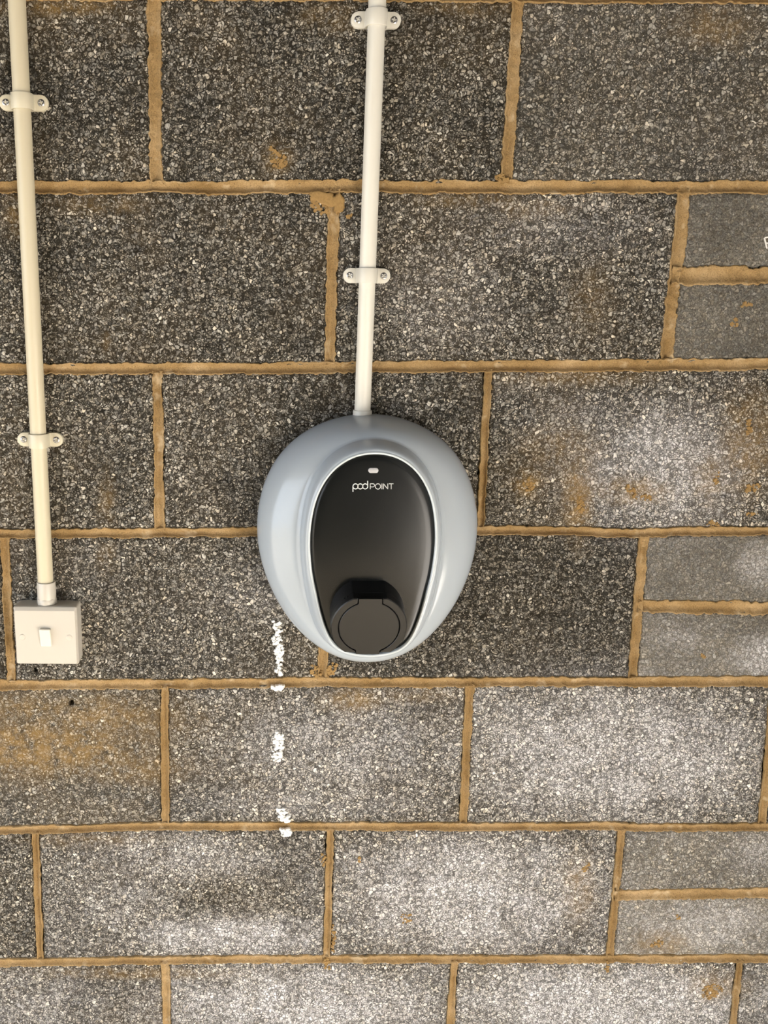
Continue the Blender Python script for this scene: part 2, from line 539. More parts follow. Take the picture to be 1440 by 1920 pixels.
def make_block(xl, xr, zbf, ztf, seed, look, holes=(), name='concrete_block'):
    """xl, xr: functions of z; zbf, ztf: functions of x"""
    zc = float((zbf(xl(1.0)) + ztf(xl(1.0))) / 2) if False else None
    xa = float(xl(float(zbf(0)))); xb = float(xr(float(zbf(0))))
    zm = .5 * (float(zbf((xa + xb) / 2)) + float(ztf((xa + xb) / 2)))
    xm = .5 * (float(xl(zm)) + float(xr(zm)))
    wd, ht = float(xr(zm)) - float(xl(zm)), float(ztf(xm)) - float(zbf(xm))
    vis = (xa < fx1 + .15 and xb > fx0 - .15 and zm - ht / 2 < fz1 + .1 and zm + ht / 2 > fz0 - .1)
    st = .003 if vis else .02
    u = np.linspace(0, 1, max(6, int(wd / st) + 1)); v = np.linspace(0, 1, max(5, int(ht / st) + 1))
    for hx, hz, hr in holes:
        uu = (hx - float(xl(hz))) / wd; vv = (hz - float(zbf(hx))) / ht
        u = np.unique(np.concatenate([u, uu + np.linspace(-1.5, 1.5, 17) * hr / wd]))
        v = np.unique(np.concatenate([v, vv + np.linspace(-1.5, 1.5, 17) * hr / ht]))
    U, V = np.meshgrid(u, v, indexing='ij')
    X = xm + (U - .5) * wd
    Z = zbf(X) + GAP + (ztf(X) - zbf(X) - 2 * GAP) * V
    X = xl(Z) + GAP + (xr(Z) - xl(Z) - 2 * GAP) * U
    X0, Z0 = X.copy(), Z.copy()
    # ragged arrises
    du = np.minimum(U, 1 - U) * wd; dv = np.minimum(V, 1 - V) * ht
    de = np.minimum(du, dv)
    near = np.exp(-de / .004)
    X = X + near * fbm(X0, Z0, 110, seed + 3) * .0030
    Z = Z + near * fbm(X0, Z0, 110, seed + 9) * .0030
    if vis:
        f1, f2, cid = worley(X0, Z0, 140, seed)
        rel = .0016 * (np.clip((f2 - f1) / .35, 0, 1) - .6) + .0014 * (cid - .5)
        rel += .0016 * fbm(X0, Z0, 35, seed + 21, 3)
        pit = np.clip(vnoise(X0, Z0, 55, seed + 31) - .36, 0, 1) / .14
        rel -= .0045 * np.clip(pit, 0, 1)
        rel *= (1 - .65 * look[2])
    else:
        rel = .001 * fbm(X0, Z0, 40, seed)
    rel = rel * (1 - .75 * np.exp(-(de / .004) ** 2)) - .0006 * np.exp(-(de / .004) ** 2)
    rel -= .0026 * np.exp(-(de / .0024) ** 1.3) * (1 + .8 * vnoise(X0, Z0, 60, seed + 41))
    for hx, hz, hr in holes:
        rr = np.hypot(X0 - hx, Z0 - hz)
        rel = np.where(rr < hr, -.03, rel)
    Y = -rel
    loc = (xm, 0, zm)
    nu, nv = U.shape
    P = np.stack([X - xm, Y, Z - zm], -1).reshape(-1, 3)
    Q = grid_faces(nu, nv)
    # skirt back to the wall core
    idx = np.arange(nu * nv).reshape(nu, nv)
    ring = np.concatenate([idx[:-1, 0], idx[-1, :-1], idx[:0:-1, -1], idx[0, :0:-1]])
    back = P[ring].copy(); back[:, 1] = .099
    P2 = np.concatenate([P, back])
    n = len(ring); b0 = len(P)
    i = np.arange(n); j = (i + 1) % n
    S = np.stack([ring[i], b0 + i, b0 + j, ring[j]], -1)
    me = mesh_quads(P2, np.concatenate([Q, S]))
    if vis:
        wx, wz = P2[:, 0] + xm, P2[:, 2] + zm
        for an, lst in (('bloom', BLOOM), ('wash', WASH)):
            at = me.attributes.new(an, 'FLOAT', 'POINT')
            at.data.foreach_set('value', patch(wx, wz, lst).astype(np.float32))
    o = link(name, me, M['block'], core, loc)
    o.color = look
    return o


# (course, index from the first block reaching into the frame) -> tone, stain, fine, bloom
TONES = {
    0: [(1.0, .2, 0, 0), (1.0, .15, 0, .0), (1.1, .1, .15, .05)],
    1: [(1.0, .15, 0, 0), (1.18, .1, 0, .05), (.95, 0, .65, .0), (.86, 0, .6, .0)],
    2: [(1.12, .15, 0, .0), (1.12, .1, 0, .03), (1.2, .2, 0, .15)],
    3: [(.9, .1, 0, 0), (1.12, .1, 0, .08), (.82, .05, 0, 0), (.95, 0, .65, .15), (1.0, .05, .6, .2)],
    4: [(1.12, .3, .1, .05), (1.3, .15, 0, .2), (1.4, 0, 0, .45), (1.3, 0, 0, .4)],
    5: [(1.1, .1, 0, .05), (1.3, .1, 0, .2), (1.4, .05, 0, .5), (1.3, 0, .40, .2), (1.3, .05, .45, .3)],
    6: [(1.25, .15, 0, .1), (1.4, .05, 0, .5), (1.5, .05, 0, .55), (1.3, 0, .1, .3)],
}
hx1, hz1 = unproject(66, 1257); hx2, hz2 = unproject(134, 1318)
HOLES = {(3, 1): [(float(hx1), float(hz1), .0032)], (4, 0): [(float(hx2), float(hz2), .0036)]}
seed = 100
BLK = {}
for k in range(K0, K1):
    ps = rows[k]
    ztf = (lambda x, k=k: bed_z(k, x)); zbf = (lambda x, k=k: bed_z(k + 1, x))
    vi = 0
    dep = D * CT + (ZC - float(bed_z(k, 0)) + CRS / 2) * ST      # depth of this course along the view axis
    ex0, ex1 = -XP / F * dep, (W - XP) / F * dep                 # where the frame cuts the course
    for a, b_ in zip(ps[:-1], ps[1:]):
        seed += 7
        inside = a.xb < ex1 and b_.xb > ex0 + .003 and k in TONES
        xl, xr = a.x, b_.x
        if inside:
            is_half = k in HALF and a is ps[[i for i, p in enumerate(ps) if abs(p.xt - unproject(*PERPS[k][-1][:2])[0]) < 1e-6][0]]
            if is_half:
                hp, hw = HALF[k]
                hx, hz = unproject([p[0] for p in hp], [p[1] for p in hp])
                g = hw / F * D * .5 - GAP
                mid = (lambda x, hx=hx, hz=hz: np.interp(x, hx, hz))
                BLK[(k, vi)] = make_block(xl, xr, (lambda x, m=mid, g=g: m(x) + g - .001), ztf, seed, TONES[k][vi], name='half_block')
                BLK[(k, vi + 1)] = make_block(xl, xr, zbf, (lambda x, m=mid, g=g: m(x) - g + .001), seed + 3, TONES[k][vi + 1], name='half_block')
                vi += 2
            else:
                BLK[(k, vi)] = make_block(xl, xr, zbf, ztf, seed, TONES[k][vi], HOLES.get((k, vi), ()))
                vi += 1
        else:
            t = random.uniform(.8, 1.1)
            make_block(xl, xr, zbf, ztf, seed, (t, .1, 0, .1))


def joint(name, pts, width, seed, depth=.0048, horizontal=True, lip=.0008, fine=True):
    """a tooled concave mortar strip along world polyline pts [(x, z)...]"""
    pts = np.asarray(pts, float)
    seg = np.hypot(*np.diff(pts, axis=0).T)
    s = np.concatenate([[0], np.cumsum(seg)])
    n = max(8, int(s[-1] / (.0018 if fine else .02)))
    ss = np.linspace(0, s[-1], n)
    X = np.interp(ss, s, pts[:, 0]); Z = np.interp(ss, s, pts[:, 1])
    tx, tz = np.gradient(X), np.gradient(Z)
    l = np.hypot(tx, tz); tx, tz = tx / l, tz / l
    nx, nz = -tz, tx
    w = np.asarray(width) if hasattr(width, '__len__') else np.full(n, width)
    if len(w) != n: w = np.interp(np.linspace(0, 1, n), np.linspace(0, 1, len(w)), w)
    hw = w / 2
    za = hw * (1 + .30 * vnoise(ss, ss * 0, 40, seed) + .30 * vnoise(ss, ss * 0, 170, seed + 1) + .26 * vnoise(ss, ss * 0, 430, seed + 4))
    zb = hw * (1 + .30 * vnoise(ss, ss * 0, 40, seed + 2) + .30 * vnoise(ss, ss * 0, 170, seed + 3) + .26 * vnoise(ss, ss * 0, 430, seed + 6))
    u = np.array([-1.12, -1, -.86, -.68, -.45, -.2, .05, .3, .52, .7, .86, 1, 1.12])
    Ug = np.where(u[None, :] < 0, u[None, :] * za[:, None], u[None, :] * zb[:, None])
    Xg = X[:, None] + nx[:, None] * Ug; Zg = Z[:, None] + nz[:, None] * Ug
    prof = -depth * np.clip(1 - (np.abs(u) / .80) ** 2.2, 0, 1) + lip * np.where(np.abs(u) > .8, .8, .25)
    prof[[0, -1]] = -.0035
    R = prof[None, :] * (1 + .25 * vnoise(ss, ss * 0, 14, seed + 8)[:, None])
    R = R + np.where(np.abs(u) < 1.01, 1, 0)[None, :] * (.0016 * fbm(Xg, Zg, 60, seed + 5) + .0014 * vnoise(Xg, Zg, 260, seed + 12))
    mid = np.array([X.mean(), 0, Z.mean()])
    P = np.stack([Xg, -R, Zg], -1).reshape(-1, 3) - mid
    Q = grid_faces(n, len(u))
    if True:
        Q = Q[:, ::-1]
    me = mesh_quads(P, Q)
    return link(name, me, M['mortar'], core, tuple(mid))


seed = 4000
for k in range(K0 + 1, K1):
    seed += 31
    xs = np.linspace(XL, XR, 60)
    if k in BEDW:
        w = BEDW[k] / F * D * np.array([1.0, 1.02, .98])
        if k in BZ:
            xs = np.unique(np.concatenate([xs, BZ[k][0]]))
        # foreshortened depth lower down the wall
        depth_axis = (D * CT + (ZC - bed_z(k, 0)) * ST)
        w = w * depth_axis / D * 1.02
        if k == 2:
            w = w * np.array([1, 1, 1.08])
    else:
        w = .014
    joint('bed_joint', np.stack([xs, bed_z(k, xs)], -1), w, seed, fine=k in BEDW)
for k in range(K0, K1):
    for p in rows[k]:
        if not (XL < p.xb < XR): continue
        seed += 31
        zt, zb = float(bed_z(k, p.xt)), float(bed_z(k + 1, p.xb))
        zz = np.linspace(zt - .003, zb + .003, 12)
        vis = k in PERPS and fx0 - .1 < p.xb < fx1 + .1
        wob = .0012 * vnoise(zz, zz * 0 + p.xb, 18, seed)
        j = joint('perpend_joint', np.stack([p.x(zz) + wob, zz], -1), p.w if p.w > 0 else .012, seed, depth=.0040, lip=.0004, fine=vis)
for k, (hp, hw) in HALF.items():
    seed += 31
    hx, hz = unproject([p[0] for p in hp], [p[1] for p in hp])
    x1 = rows[k][[i for i, p in enumerate(rows[k]) if p.xb > fx1][0]].xb
    xs = np.linspace(float(hx[0]) - .001, x1, 40)
    depth_axis = (D * CT + (ZC - hz[0]) * ST)
    joint('half_bed_joint', np.stack([xs, np.interp(xs, hx, hz)], -1), hw / F * depth_axis * 1.04, seed, depth=.0052)


# ---- mortar smears, broken pointing and white paint dashes on the blocks
def blob_mesh(w, h, thick, seed, n=40, rough=.35):
    a = np.linspace(0, 2 * math.pi, n, endpoint=False)
    r = 1 + rough * 2 * (vnoise(np.cos(a) + 3, np.sin(a) + 3, 1.6, seed) + .6 * vnoise(np.cos(a) + 3, np.sin(a) + 3, 5, seed + 1))
    r = np.clip(r, .3, 1.7)
    ox, oz = np.cos(a) * r * w / 2, np.sin(a) * r * h / 2
    rings = []
    for s, t in ((1.0, -.002), (1.0, thick * .5), (.75, thick), (.4, thick * .8), (.08, thick)):
        rr = thick * .4 * vnoise(ox * s, oz * s, 200, seed + 3)
        rings.append(np.stack([ox * s, -(t + rr), oz * s], -1))
    return loft([r_[::-1] for r_ in rings], False, True)


def smear(px, py, wpx, hpx, rot, blk, sd, name='mortar_smear', thick=.0016):
    x, z = unproject(px, py)
    sc = D / F * (1 + .12 * (py - 540) / 1400)
    par = BLK.get(blk)
    me = blob_mesh(wpx * sc, hpx * sc, thick, sd)
    o = link(name, me, M['smear'], par)
    pl = par.location
    o.location = (float(x) - pl[0], -.0004, float(z) - pl[2])
    o.rotation_euler = (0, math.radians(rot), 0)
    return o


S = [(512, 283, 16, 12, 30, (0, 1)), (524, 303, 30, 24, 40, (0, 1)), (600, 386, 40, 22, 40, (1, 0)),
     (654, 405, 12, 8, 0, (1, 1)),
     (992, 907, 20, 26, 10, (2, 2)), (1182, 918, 26, 10, 35, (2, 2)), (1206, 933, 34, 9, 8, (2, 2)), (1344, 895, 8, 22, 5, (2, 2)),
     (1410, 915, 26, 12, -20, (2, 2)), (1408, 965, 20, 8, 0, (2, 2)), (1336, 982, 22, 12, 0, (2, 2)), (1088, 945, 14, 30, -10, (2, 2)),
     (1404, 800, 10, 26, 0, (2, 2)), (762, 1722, 20, 18, 40, (5, 2)), (604, 1612, 14, 20, 0, (5, 1)), (674, 1612, 7, 8, 0, (5, 2)),
     (625, 1760, 9, 50, 0, (5, 2)), (1232, 1770, 22, 10, -20, (5, 4)), (1270, 1719, 9, 10, 0, (5, 4)), (1335, 1858, 40, 24, -20, (6, 2)),
     (1098, 1625, 10, 26, 15, (5, 2)), (940, 336, 22, 18, 0, (0, 1)), (1320, 1229, 11, 8, 0, (3, 4)), (1399, 572, 22, 9, 0, (1, 3)),
     (1378, 605, 14, 14, 0, (1, 3)), (612, 1810, 12, 24, 0, (6, 1)), (1138, 1812, 8, 18, 0, (6, 2)),
     (592, 1258, 18, 26, -30, (3, 1)), (622, 1256, 16, 30, 30, (3, 2))]
def flecks(name, x0, x1, y0, y1, blk, n, sd, mat='paint', slant=0.0, rmin=.0012, rmax=.0034):
    rnd = random.Random(sd)
    par = BLK[blk]; pl = par.location
    V, Fc = [], []
    for q in range(n):
        t = rnd.random()
        py = y0 + (y1 - y0) * t
        px = x0 + (x1 - x0) * (.5 + (rnd.random() + rnd.random() - 1) * .5) + slant * (t - .5)
        x, z = unproject(px, py)
        r = rnd.uniform(rmin, rmax); m = 9
        ph = rnd.random() * 6
        y = -.0012 - rnd.random() * .0012
        b0 = len(V)
        rad = [r * rnd.uniform(.55, 1.25) for _ in range(m)]
        for lay, s in ((.0, 1.0), (-.0008, .8)):
            for i in range(m):
                a = ph + 2 * math.pi * i / m
                V.append((float(x) - pl[0] + math.cos(a) * rad[i] * s, y + lay + (.003 if lay == 0 else 0), float(z) - pl[2] + math.sin(a) * rad[i] * s * .8))
        for i in range(m):
            j = (i + 1) % m
            Fc.append((b0 + i, b0 + j, b0 + m + j, b0 + m + i))
        Fc.append(tuple(b0 + m + i for i in range(m)))
    o = link(name, mesh_from(V, Fc), M[mat], par, smooth=False)
    return o


def crumbs(px, py, w, h, rot, blk, sd):
    """dried mortar smear: a patch of thin ragged crumbs stuck to the block"""
    rnd = random.Random(sd)
    par = BLK[blk]; pl = par.location
    V, Fc = [], []
    n = max(6, int(w * h / 14))
    cr_, sr_ = math.cos(math.radians(rot)), math.sin(math.radians(rot))
    for q in range(n):
        a, rr = rnd.uniform(0, 6.283), math.sqrt(rnd.random()) * .55
        ax, ay = math.cos(a) * rr * w, math.sin(a) * rr * h
        x, z = unproject(px + ax * cr_ - ay * sr_, py + ax * sr_ + ay * cr_)
        r = rnd.uniform(.0010, .0030); m = 8; ph = rnd.random() * 6; y = -.0002 - rnd.random() * .0014
        rad = [r * rnd.uniform(.5, 1.3) for _ in range(m)]
        b0 = len(V)
        for lay, s_ in ((.003, 1.0), (0, .8)):
            for i in range(m):
                b_ = ph + 2 * math.pi * i / m
                V.append((float(x) - pl[0] + math.cos(b_) * rad[i] * s_, y + lay, float(z) - pl[2] + math.sin(b_) * rad[i] * s_))
        for i in range(m):
            j = (i + 1) % m
            Fc.append((b0 + i, b0 + j, b0 + m + j, b0 + m + i))
        Fc.append(tuple(b0 + m + i for i in range(m)))
    return link('mortar_smear', mesh_from(V, Fc), M['smear'], par, smooth=False)


for i, (px, py, w, h, rot, blk) in enumerate(S):
    crumbs(px, py, w, h, rot, blk, 900 + i * 13)
smear(604, 372, 44, 22, 10, (1, 0), 951, 'broken_pointing', .0022)
smear(634, 380, 24, 34, 0, (1, 1), 957, 'broken_pointing', .0022)
flecks('paint_mark', 511, 531, 1164, 1190, (3, 1), 22, 1)
flecks('paint_mark', 511, 533, 1190, 1238, (3, 1), 75, 2, slant=5)
flecks('paint_mark', 516, 531, 1240, 1268, (3, 1), 22, 3)
flecks('paint_mark', 508, 530, 1286, 1293, (4, 1), 30, 4)
flecks('paint_mark', 511, 533, 1372, 1400, (4, 1), 60, 5)
flecks('paint_mark', 509, 533, 1400, 1428, (4, 1), 55, 6)
flecks('paint_mark', 522, 545, 1516, 1541, (4, 1), 50, 7, slant=10)
flecks('paint_mark', 524, 548, 1553, 1566, (5, 1), 45, 8)
# chalked character on the upper half block at the right
me_pts = [(1432 + 5 * t, 446 + 20 * t) for t in np.linspace(0, 1, 14)]


def stroke_mesh(polys, width, to3, thick=.0006):
    """flat ribbon strokes with a little thickness; polys in 2-D, to3 maps 2-D -> 3-D point, normal -Y"""
    V, Fc = [], []
    for pl, closed in polys:
        p = np.asarray(pl, float); n = len(p)
        if closed:
            t = np.roll(p, -1, 0) - np.roll(p, 1, 0)
        else:
            t = np.gradient(p, axis=0)
        t /= np.linalg.norm(t, axis=1)[:, None]
        nr = np.stack([-t[:, 1], t[:, 0]], -1) * width / 2
        b0 = len(V)
        for a in range(n):
            for q in (p[a] + nr[a], p[a] - nr[a]):
                v = to3(q[0], q[1]); V.append((v[0], v[1], v[2])); V.append((v[0], v[1] - thick, v[2]))
        m = n if closed else n - 1
        for a in range(m):
            c = b0 + 4 * a; d = b0 + 4 * ((a + 1) % n)
            # order per section: L0, L1(top), R0, R1(top)
            Fc += [(c + 1, d + 1, d + 3, c + 3), (c, d, d + 1, c + 1), (c + 3, d + 3, d + 2, c + 2)]
        if not closed:
            for c in (b0, b0 + 4 * (n - 1)):
                Fc.append((c, c + 1, c + 3, c + 2))
    return mesh_from(V, Fc)


par = BLK[(1, 2)]


def to_blk(px, py):
    x, z = unproject(px, py)
    return (float(x) - par.location[0], -.0010, float(z) - par.location[2])


link('chalk_letter', stroke_mesh([(me_pts, False), ([(1433, 446), (1438, 445), (1446, 445)], False), ([(1435, 456), (1440, 456), (1445, 455)], False)], 2.6, to_blk, .0008),
     M['paint'], par, smooth=False)

# ------------------------------------------------------------------ garage shell (out of frame; carries the light)
tag(link('floor', box_mesh(XL - .1, XR + .1, YF - .1, .2, -.12, 0), M['floor'], smooth=False), 'pale concrete garage floor in front of the block wall', 'floor', kind='structure')
tag(link('ceiling', box_mesh(XL - .1, XR + .1, YF - .1, .2, ZT, ZT + .1), M['dark'], smooth=False), 'dark timber garage ceiling above the block wall', 'ceiling', kind='structure')
tag(link('bounce_wall_right', box_mesh(XR, XR + .1, YF, .0, 0, ZT), M['plaster'], smooth=False), 'unseen pale side wall set close on the right to bounce sunlight', 'wall', kind='structure')  # out of view, placed near and pale to brighten the lower right
tag(link('wall_front', box_mesh(XL - .1, XR + .1, YF - .1, YF, 0, ZT), M['dark'], smooth=False), 'dark wall behind the camera', 'wall', kind='structure')
DY0, DY1, DZ = -.30, -3.60, 2.12     # garage doorway in the left wall
wl = link('wall_left', box_mesh(XL - .1, XL, DY0, .1, 0, ZT), M['plaster'], smooth=False)
tag(wl, 'left side wall pierced by the open garage doorway', 'wall', kind='structure')
link('door_lintel', box_mesh(XL - .1, XL, DY1, DY0, DZ, ZT), M['plaster'], wl, smooth=False)
link('door_pier', box_mesh(XL - .1, XL, YF, DY1, 0, ZT), M['plaster'], wl, smooth=False)
tag(link('ground', box_mesh(-9, XL - .1, -8, 5, -.14, -.02), M['drive'], smooth=False), 'sunlit concrete driveway outside the garage doorway', 'driveway', kind='structure')


# ------------------------------------------------------------------ conduits
def tube(p0, p1, r, mat, name, parent, seg=40, rings=None):
    """p0, p1 relative; optional rings: list of (t, radius)"""
    p0, p1 = Vector(p0), Vector(p1)
    d = (p1 - p0).normalized()
    a = Vector((1, 0, 0)); a = (a - d * a.dot(d)).normalized(); b_ = d.cross(a)
    rings = rings or [(0, r), (1, r)]
    R = []
    for t, rr in rings:
        c = p0.lerp(p1, t)
        R.append(np.array([tuple(c + a * math.cos(q) * rr + b_ * math.sin(q) * rr) for q in np.linspace(0, 2 * math.pi, seg, endpoint=False)]))
    me = loft(R, True, True)
    o = link(name, me, mat, parent)
    add_bevel(o, .0004, 2, 50)
    return o


HC = .0125     # conduit axis in front of the wall


def w3(px, py, h):
    x, z = unproject(px, py, h)
    return Vector((float(x), -h, float(z)))


RC = .0100
# left conduit drops to the switch
a0, a1 = w3(29.5, -40, HC), w3(85.5, 1092, HC)
top_l = a1 + (a0 - a1) * ((ZT - .003 - a1.z) / (a0.z - a1.z))
cl = empty('conduit', a1)
tag(cl, 'aged cream conduit pipe running down to the light switch', 'conduit', 'surface conduits')
tube(top_l - a1, Vector((0, 0, 0)), RC, M['pvc_cream'], 'pipe', cl)
dv = (a1 - a0).normalized()
cp0, cp1 = w3(86.5, 1090, HC), w3(88.5, 1134, HC)
L = (cp1 - cp0).length
tube(cp0 - a1, cp1 - a1, .0118, M['switch'], 'coupler', cl, rings=[(0, .0118), (.02, .0120), (.68, .0120), (1, .0118)])
tube(cp0.lerp(cp1, .68) - a1, cp1 - a1, .0128, M['switch'], 'locknut', cl, seg=8, rings=[(0, .0123), (.1, .0130), (1, .0130)])
# right conduit drops to the charger
b0, b1 = w3(707.5, 0, HC), w3(679.5, 774, HC)
top_r = b1 + (b0 - b1) * ((ZT - .003 - b1.z) / (b0.z - b1.z))
cr = empty('conduit', b1)
tag(cr, 'clean white conduit pipe running down into the top of the charger', 'conduit', 'surface conduits')
tube(top_r - b1, Vector((0, 0, 0)), RC, M['pvc_white'], 'pipe', cr)
bd = (b1 - b0).normalized()
tube(bd * -.0035, bd * .016, .0118, M['pvc_white'], 'coupler', cr, rings=[(0, .0114), (.08, .0118), (1, .0118)])


# ------------------------------------------------------------------ conduit clips
def clip_strap_mesh():
    ro = .0113; base_h = .0032; tabL = .0285; hh = .0088
    pts = []
    # path in (x, h)
    for x in np.concatenate([-tabL + .0088 * (1 - np.cos(np.linspace(0, math.pi / 2, 9))), np.linspace(-.0185, -.0140, 3)]):
        pts.append((x, base_h + .0012))
    pts.append((-.0122, base_h + .0016)); pts.append((-.0114, base_h + .0034))
    for a in np.linspace(math.pi * .985, math.pi * .015, 25):
        pts.append((ro * math.cos(a), HC + ro * math.sin(a)))
    pts.append((.0114, base_h + .0034)); pts.append((.0122, base_h + .0016))
    n_left = 12
    for x in [-p[0] for p in pts[:n_left]][::-1]:
        pts.append((x, base_h + .0012))
    p = np.array(pts)
    t = np.gradient(p, axis=0); t /= np.maximum(np.linalg.norm(t, axis=1), 1e-9)[:, None]
    nr = np.stack([-t[:, 1], t[:, 0]], -1)
    th = .0011
    rings = []
    for (x, h), n_ in zip(p, nr):
        e = tabL - abs(x)
        hw = math.sqrt(max(0, hh ** 2 - max(0, hh - e) ** 2)) if e < hh else hh
        hw = max(hw, .0008)
        o_ = (x + n_[0] * th, h + n_[1] * th); i_ = (x - n_[0] * th, h - n_[1] * th)
        rings.append(np.array([(o_[0], -o_[1], hw), (o_[0], -o_[1], -hw), (i_[0], -i_[1], -hw), (i_[0], -i_[1], hw)]))
    return loft(rings, True, True)


def stadium(L_, R_, n=14):
    a = np.linspace(-math.pi / 2, math.pi / 2, n)
    r = [(L_ - R_ + R_ * math.cos(q), R_ * math.sin(q)) for q in a] + [(-(L_ - R_) - R_ * math.cos(q), -R_ * math.sin(q)) for q in a]
    return np.array(r)


def clip_base_mesh():
    s = stadium(.0287, .0090)
    return loft([np.stack([s[:, 0], np.full(len(s), -h), s[:, 1]], -1) for h in (-.0005, .0030)], True, True)


def screw_mesh():
    nr, na = 9, 48
    V = [(0, -.0002, 0)]
    for i in range(1, nr + 1):
        r = .0041 * i / nr
        for j in range(na):
            a = 2 * math.pi * j / na
            x, z = r * math.cos(a), r * math.sin(a)
            h = .0015 * math.sqrt(max(0, 1 - (r / .0043) ** 2))
            if r < .0027 and (abs(x) < .00075 or abs(z) < .00075): h -= .0014
            V.append((x, -h, z))
    Fc = [(0, 1 + (j + 1) % na, 1 + j) for j in range(na)]
    for i in range(nr - 1):
        for j in range(na):
            k = (j + 1) % na
            Fc.append((1 + i * na + j, 1 + i * na + k, 1 + (i + 1) * na + k, 1 + (i + 1) * na + j))
    return mesh_from(V, Fc)


ME_STRAP, ME_BASE, ME_SCREW = clip_strap_mesh(), clip_base_mesh(), screw_mesh()


def clip(px, py, axis0, axis1, mat, label):
    x, z = unproject(px, py, .004)
    # centre the strap on the pipe axis at this height
    t = (float(z) - axis0.z) / (axis1.z - axis0.z)
    c = axis0.lerp(axis1, t)
    o = empty('conduit_clip', (c.x, 0, c.z))
    tag(o, label, 'clip', 'saddle clips holding the conduits')
    d = (axis1 - axis0)
    o.rotation_euler = (0, math.atan2(d.x, d.z) + (math.pi if d.z < 0 else 0), 0)
    me = ME_STRAP.copy(); me.materials.append(mat)
    s = link('strap', me, mat, o); add_bevel(s, .0006, 2, 40)
    me = ME_BASE.copy(); me.materials.append(mat)
    b_ = link('base', me, mat, o, smooth=False); add_bevel(b_, .0005, 2, 40)
    for sx in (-1, 1):
        sc = link('screw', ME_SCREW.copy(), M['screw'], o, loc=(sx * .0205, -.0053, 0))
        sc.rotation_euler = (0, random.uniform(0, 1.5), 0)
    return o


clip(42, 193, a0, a1, M['clip_cream'], 'cream saddle clip high on the left conduit near the picture top')
clip(76, 824, a0, a1, M['clip_cream'], 'cream saddle clip on the left conduit above the light switch')
clip(704, 38, b0, b1, M['clip'], 'white saddle clip at the top of the middle conduit, uppermost of all')
clip(685, 517, b0, b1, M['clip'], 'white saddle clip midway up the conduit above the charger')

# ------------------------------------------------------------------ light switch
HB, HS = .0215, .0300      # box depth, plate front
fx = [24.5, 142.5, 147, 29]; fy = [1139, 1139, 1247, 1247]
qx, qz = unproject(fx, fy, HS)
sx0, sx1 = (qx[0] + qx[3]) / 2, (qx[1] + qx[2]) / 2
sz1, sz0 = (qz[0] + qz[1]) / 2, (qz[2] + qz[3]) / 2
scx, scz = (sx0 + sx1) / 2, (sz0 + sz1) / 2
sw, sh = (sx1 - sx0) / 2, (sz1 - sz0) / 2
sx_tilt = math.atan2((qx[0] + qx[1] - qx[2] - qx[3]) / 2, sz1 - sz0)
print('switch size', sw * 2, sh * 2, 'tilt', math.degrees(sx_tilt))
sroot = empty('light_switch', (scx, 0, scz))
tag(sroot, 'square white plastic single light switch at the end of the left conduit', 'light switch')
sroot.rotation_euler = (0, sx_tilt * .5, 0)


def rrect(w, h, r, n=6):
    P = []
    for cx, cz, a0_ in ((w - r, h - r, 0), (-w + r, h - r, 90), (-w + r, -h + r, 180), (w - r, -h + r, 270)):
        for q in np.linspace(0, 90, n):
            a = math.radians(a0_ + q)
            P.append((cx + r * math.cos(a), cz + r * math.sin(a)))
    return np.array(P)


def rr_loft(secs, cap0=True, cap1=True):
    return loft([np.stack([rrect(w, h, r)[:, 0] + dx, np.full(24, -hh), rrect(w, h, r)[:, 1] + dz], -1) for (w, h, r, hh, dx, dz) in secs], cap0, cap1)


o = link('back_box', rr_loft([(sw - .0005, sh - .0005, .003, -.001, 0, 0), (sw - .0005, sh - .0005, .003, HB - .0008, 0, 0), (sw - .002, sh - .002, .003, HB, 0, 0)]), M['switch'], sroot, smooth=False)
add_bevel(o, .0003, 1)
o = link('face_plate', rr_loft([(sw, sh, .0028, HB + .0004, 0, 0), (sw, sh, .0028, HB + .0040, 0, 0), (sw - .0006, sh - .0006, .0025, HB + .0055, 0, 0), (sw - .0020, sh - .0034, .002, HS, 0, -.0014)]), M['switch'], sroot, smooth=False)
add_bevel(o, .0005, 2, 12)
# rocker: upper edge stands proud
rw, rh = .0072, .0125
R0 = rrect(rw, rh, .0018)
rings = []
for s, hh in ((1, HS - .002), (1, None), (.93, 'f')):
    pts = []
    for x, z in R0:
        tilt = (z / rh)
        h = HS - .002 if hh == HS - .002 else (HS + .0032 + .0022 * tilt + (.0006 if hh == 'f' else 0))
        pts.append((x * s, -h, z * s))
    rings.append(np.array(pts))
rocker = link('rocker', loft(rings, True, True), M['rocker'], sroot, loc=(.0002, 0, -.001), smooth=False)
add_bevel(rocker, .0005, 2, 30)
for sx in (-1, 1):
    cap = []
    for r, h in ((.0040, HS - .001), (.0040, HS + .0001), (.0034, HS + .0004), (.0012, HS + .0004)):
        cap.append(np.array([(r * math.cos(a), -h, r * math.sin(a)) for a in np.linspace(0, 2 * math.pi, 28, endpoint=False)]))
    link('screw_cap', loft(cap, False, True), M['switch'], sroot, loc=(sx * .0305, 0, -.001))

# ------------------------------------------------------------------ EV charger
def crop(pts):
    return [(460 + x / 3.1304, 740 + y / 3.1304) for x, y in pts]


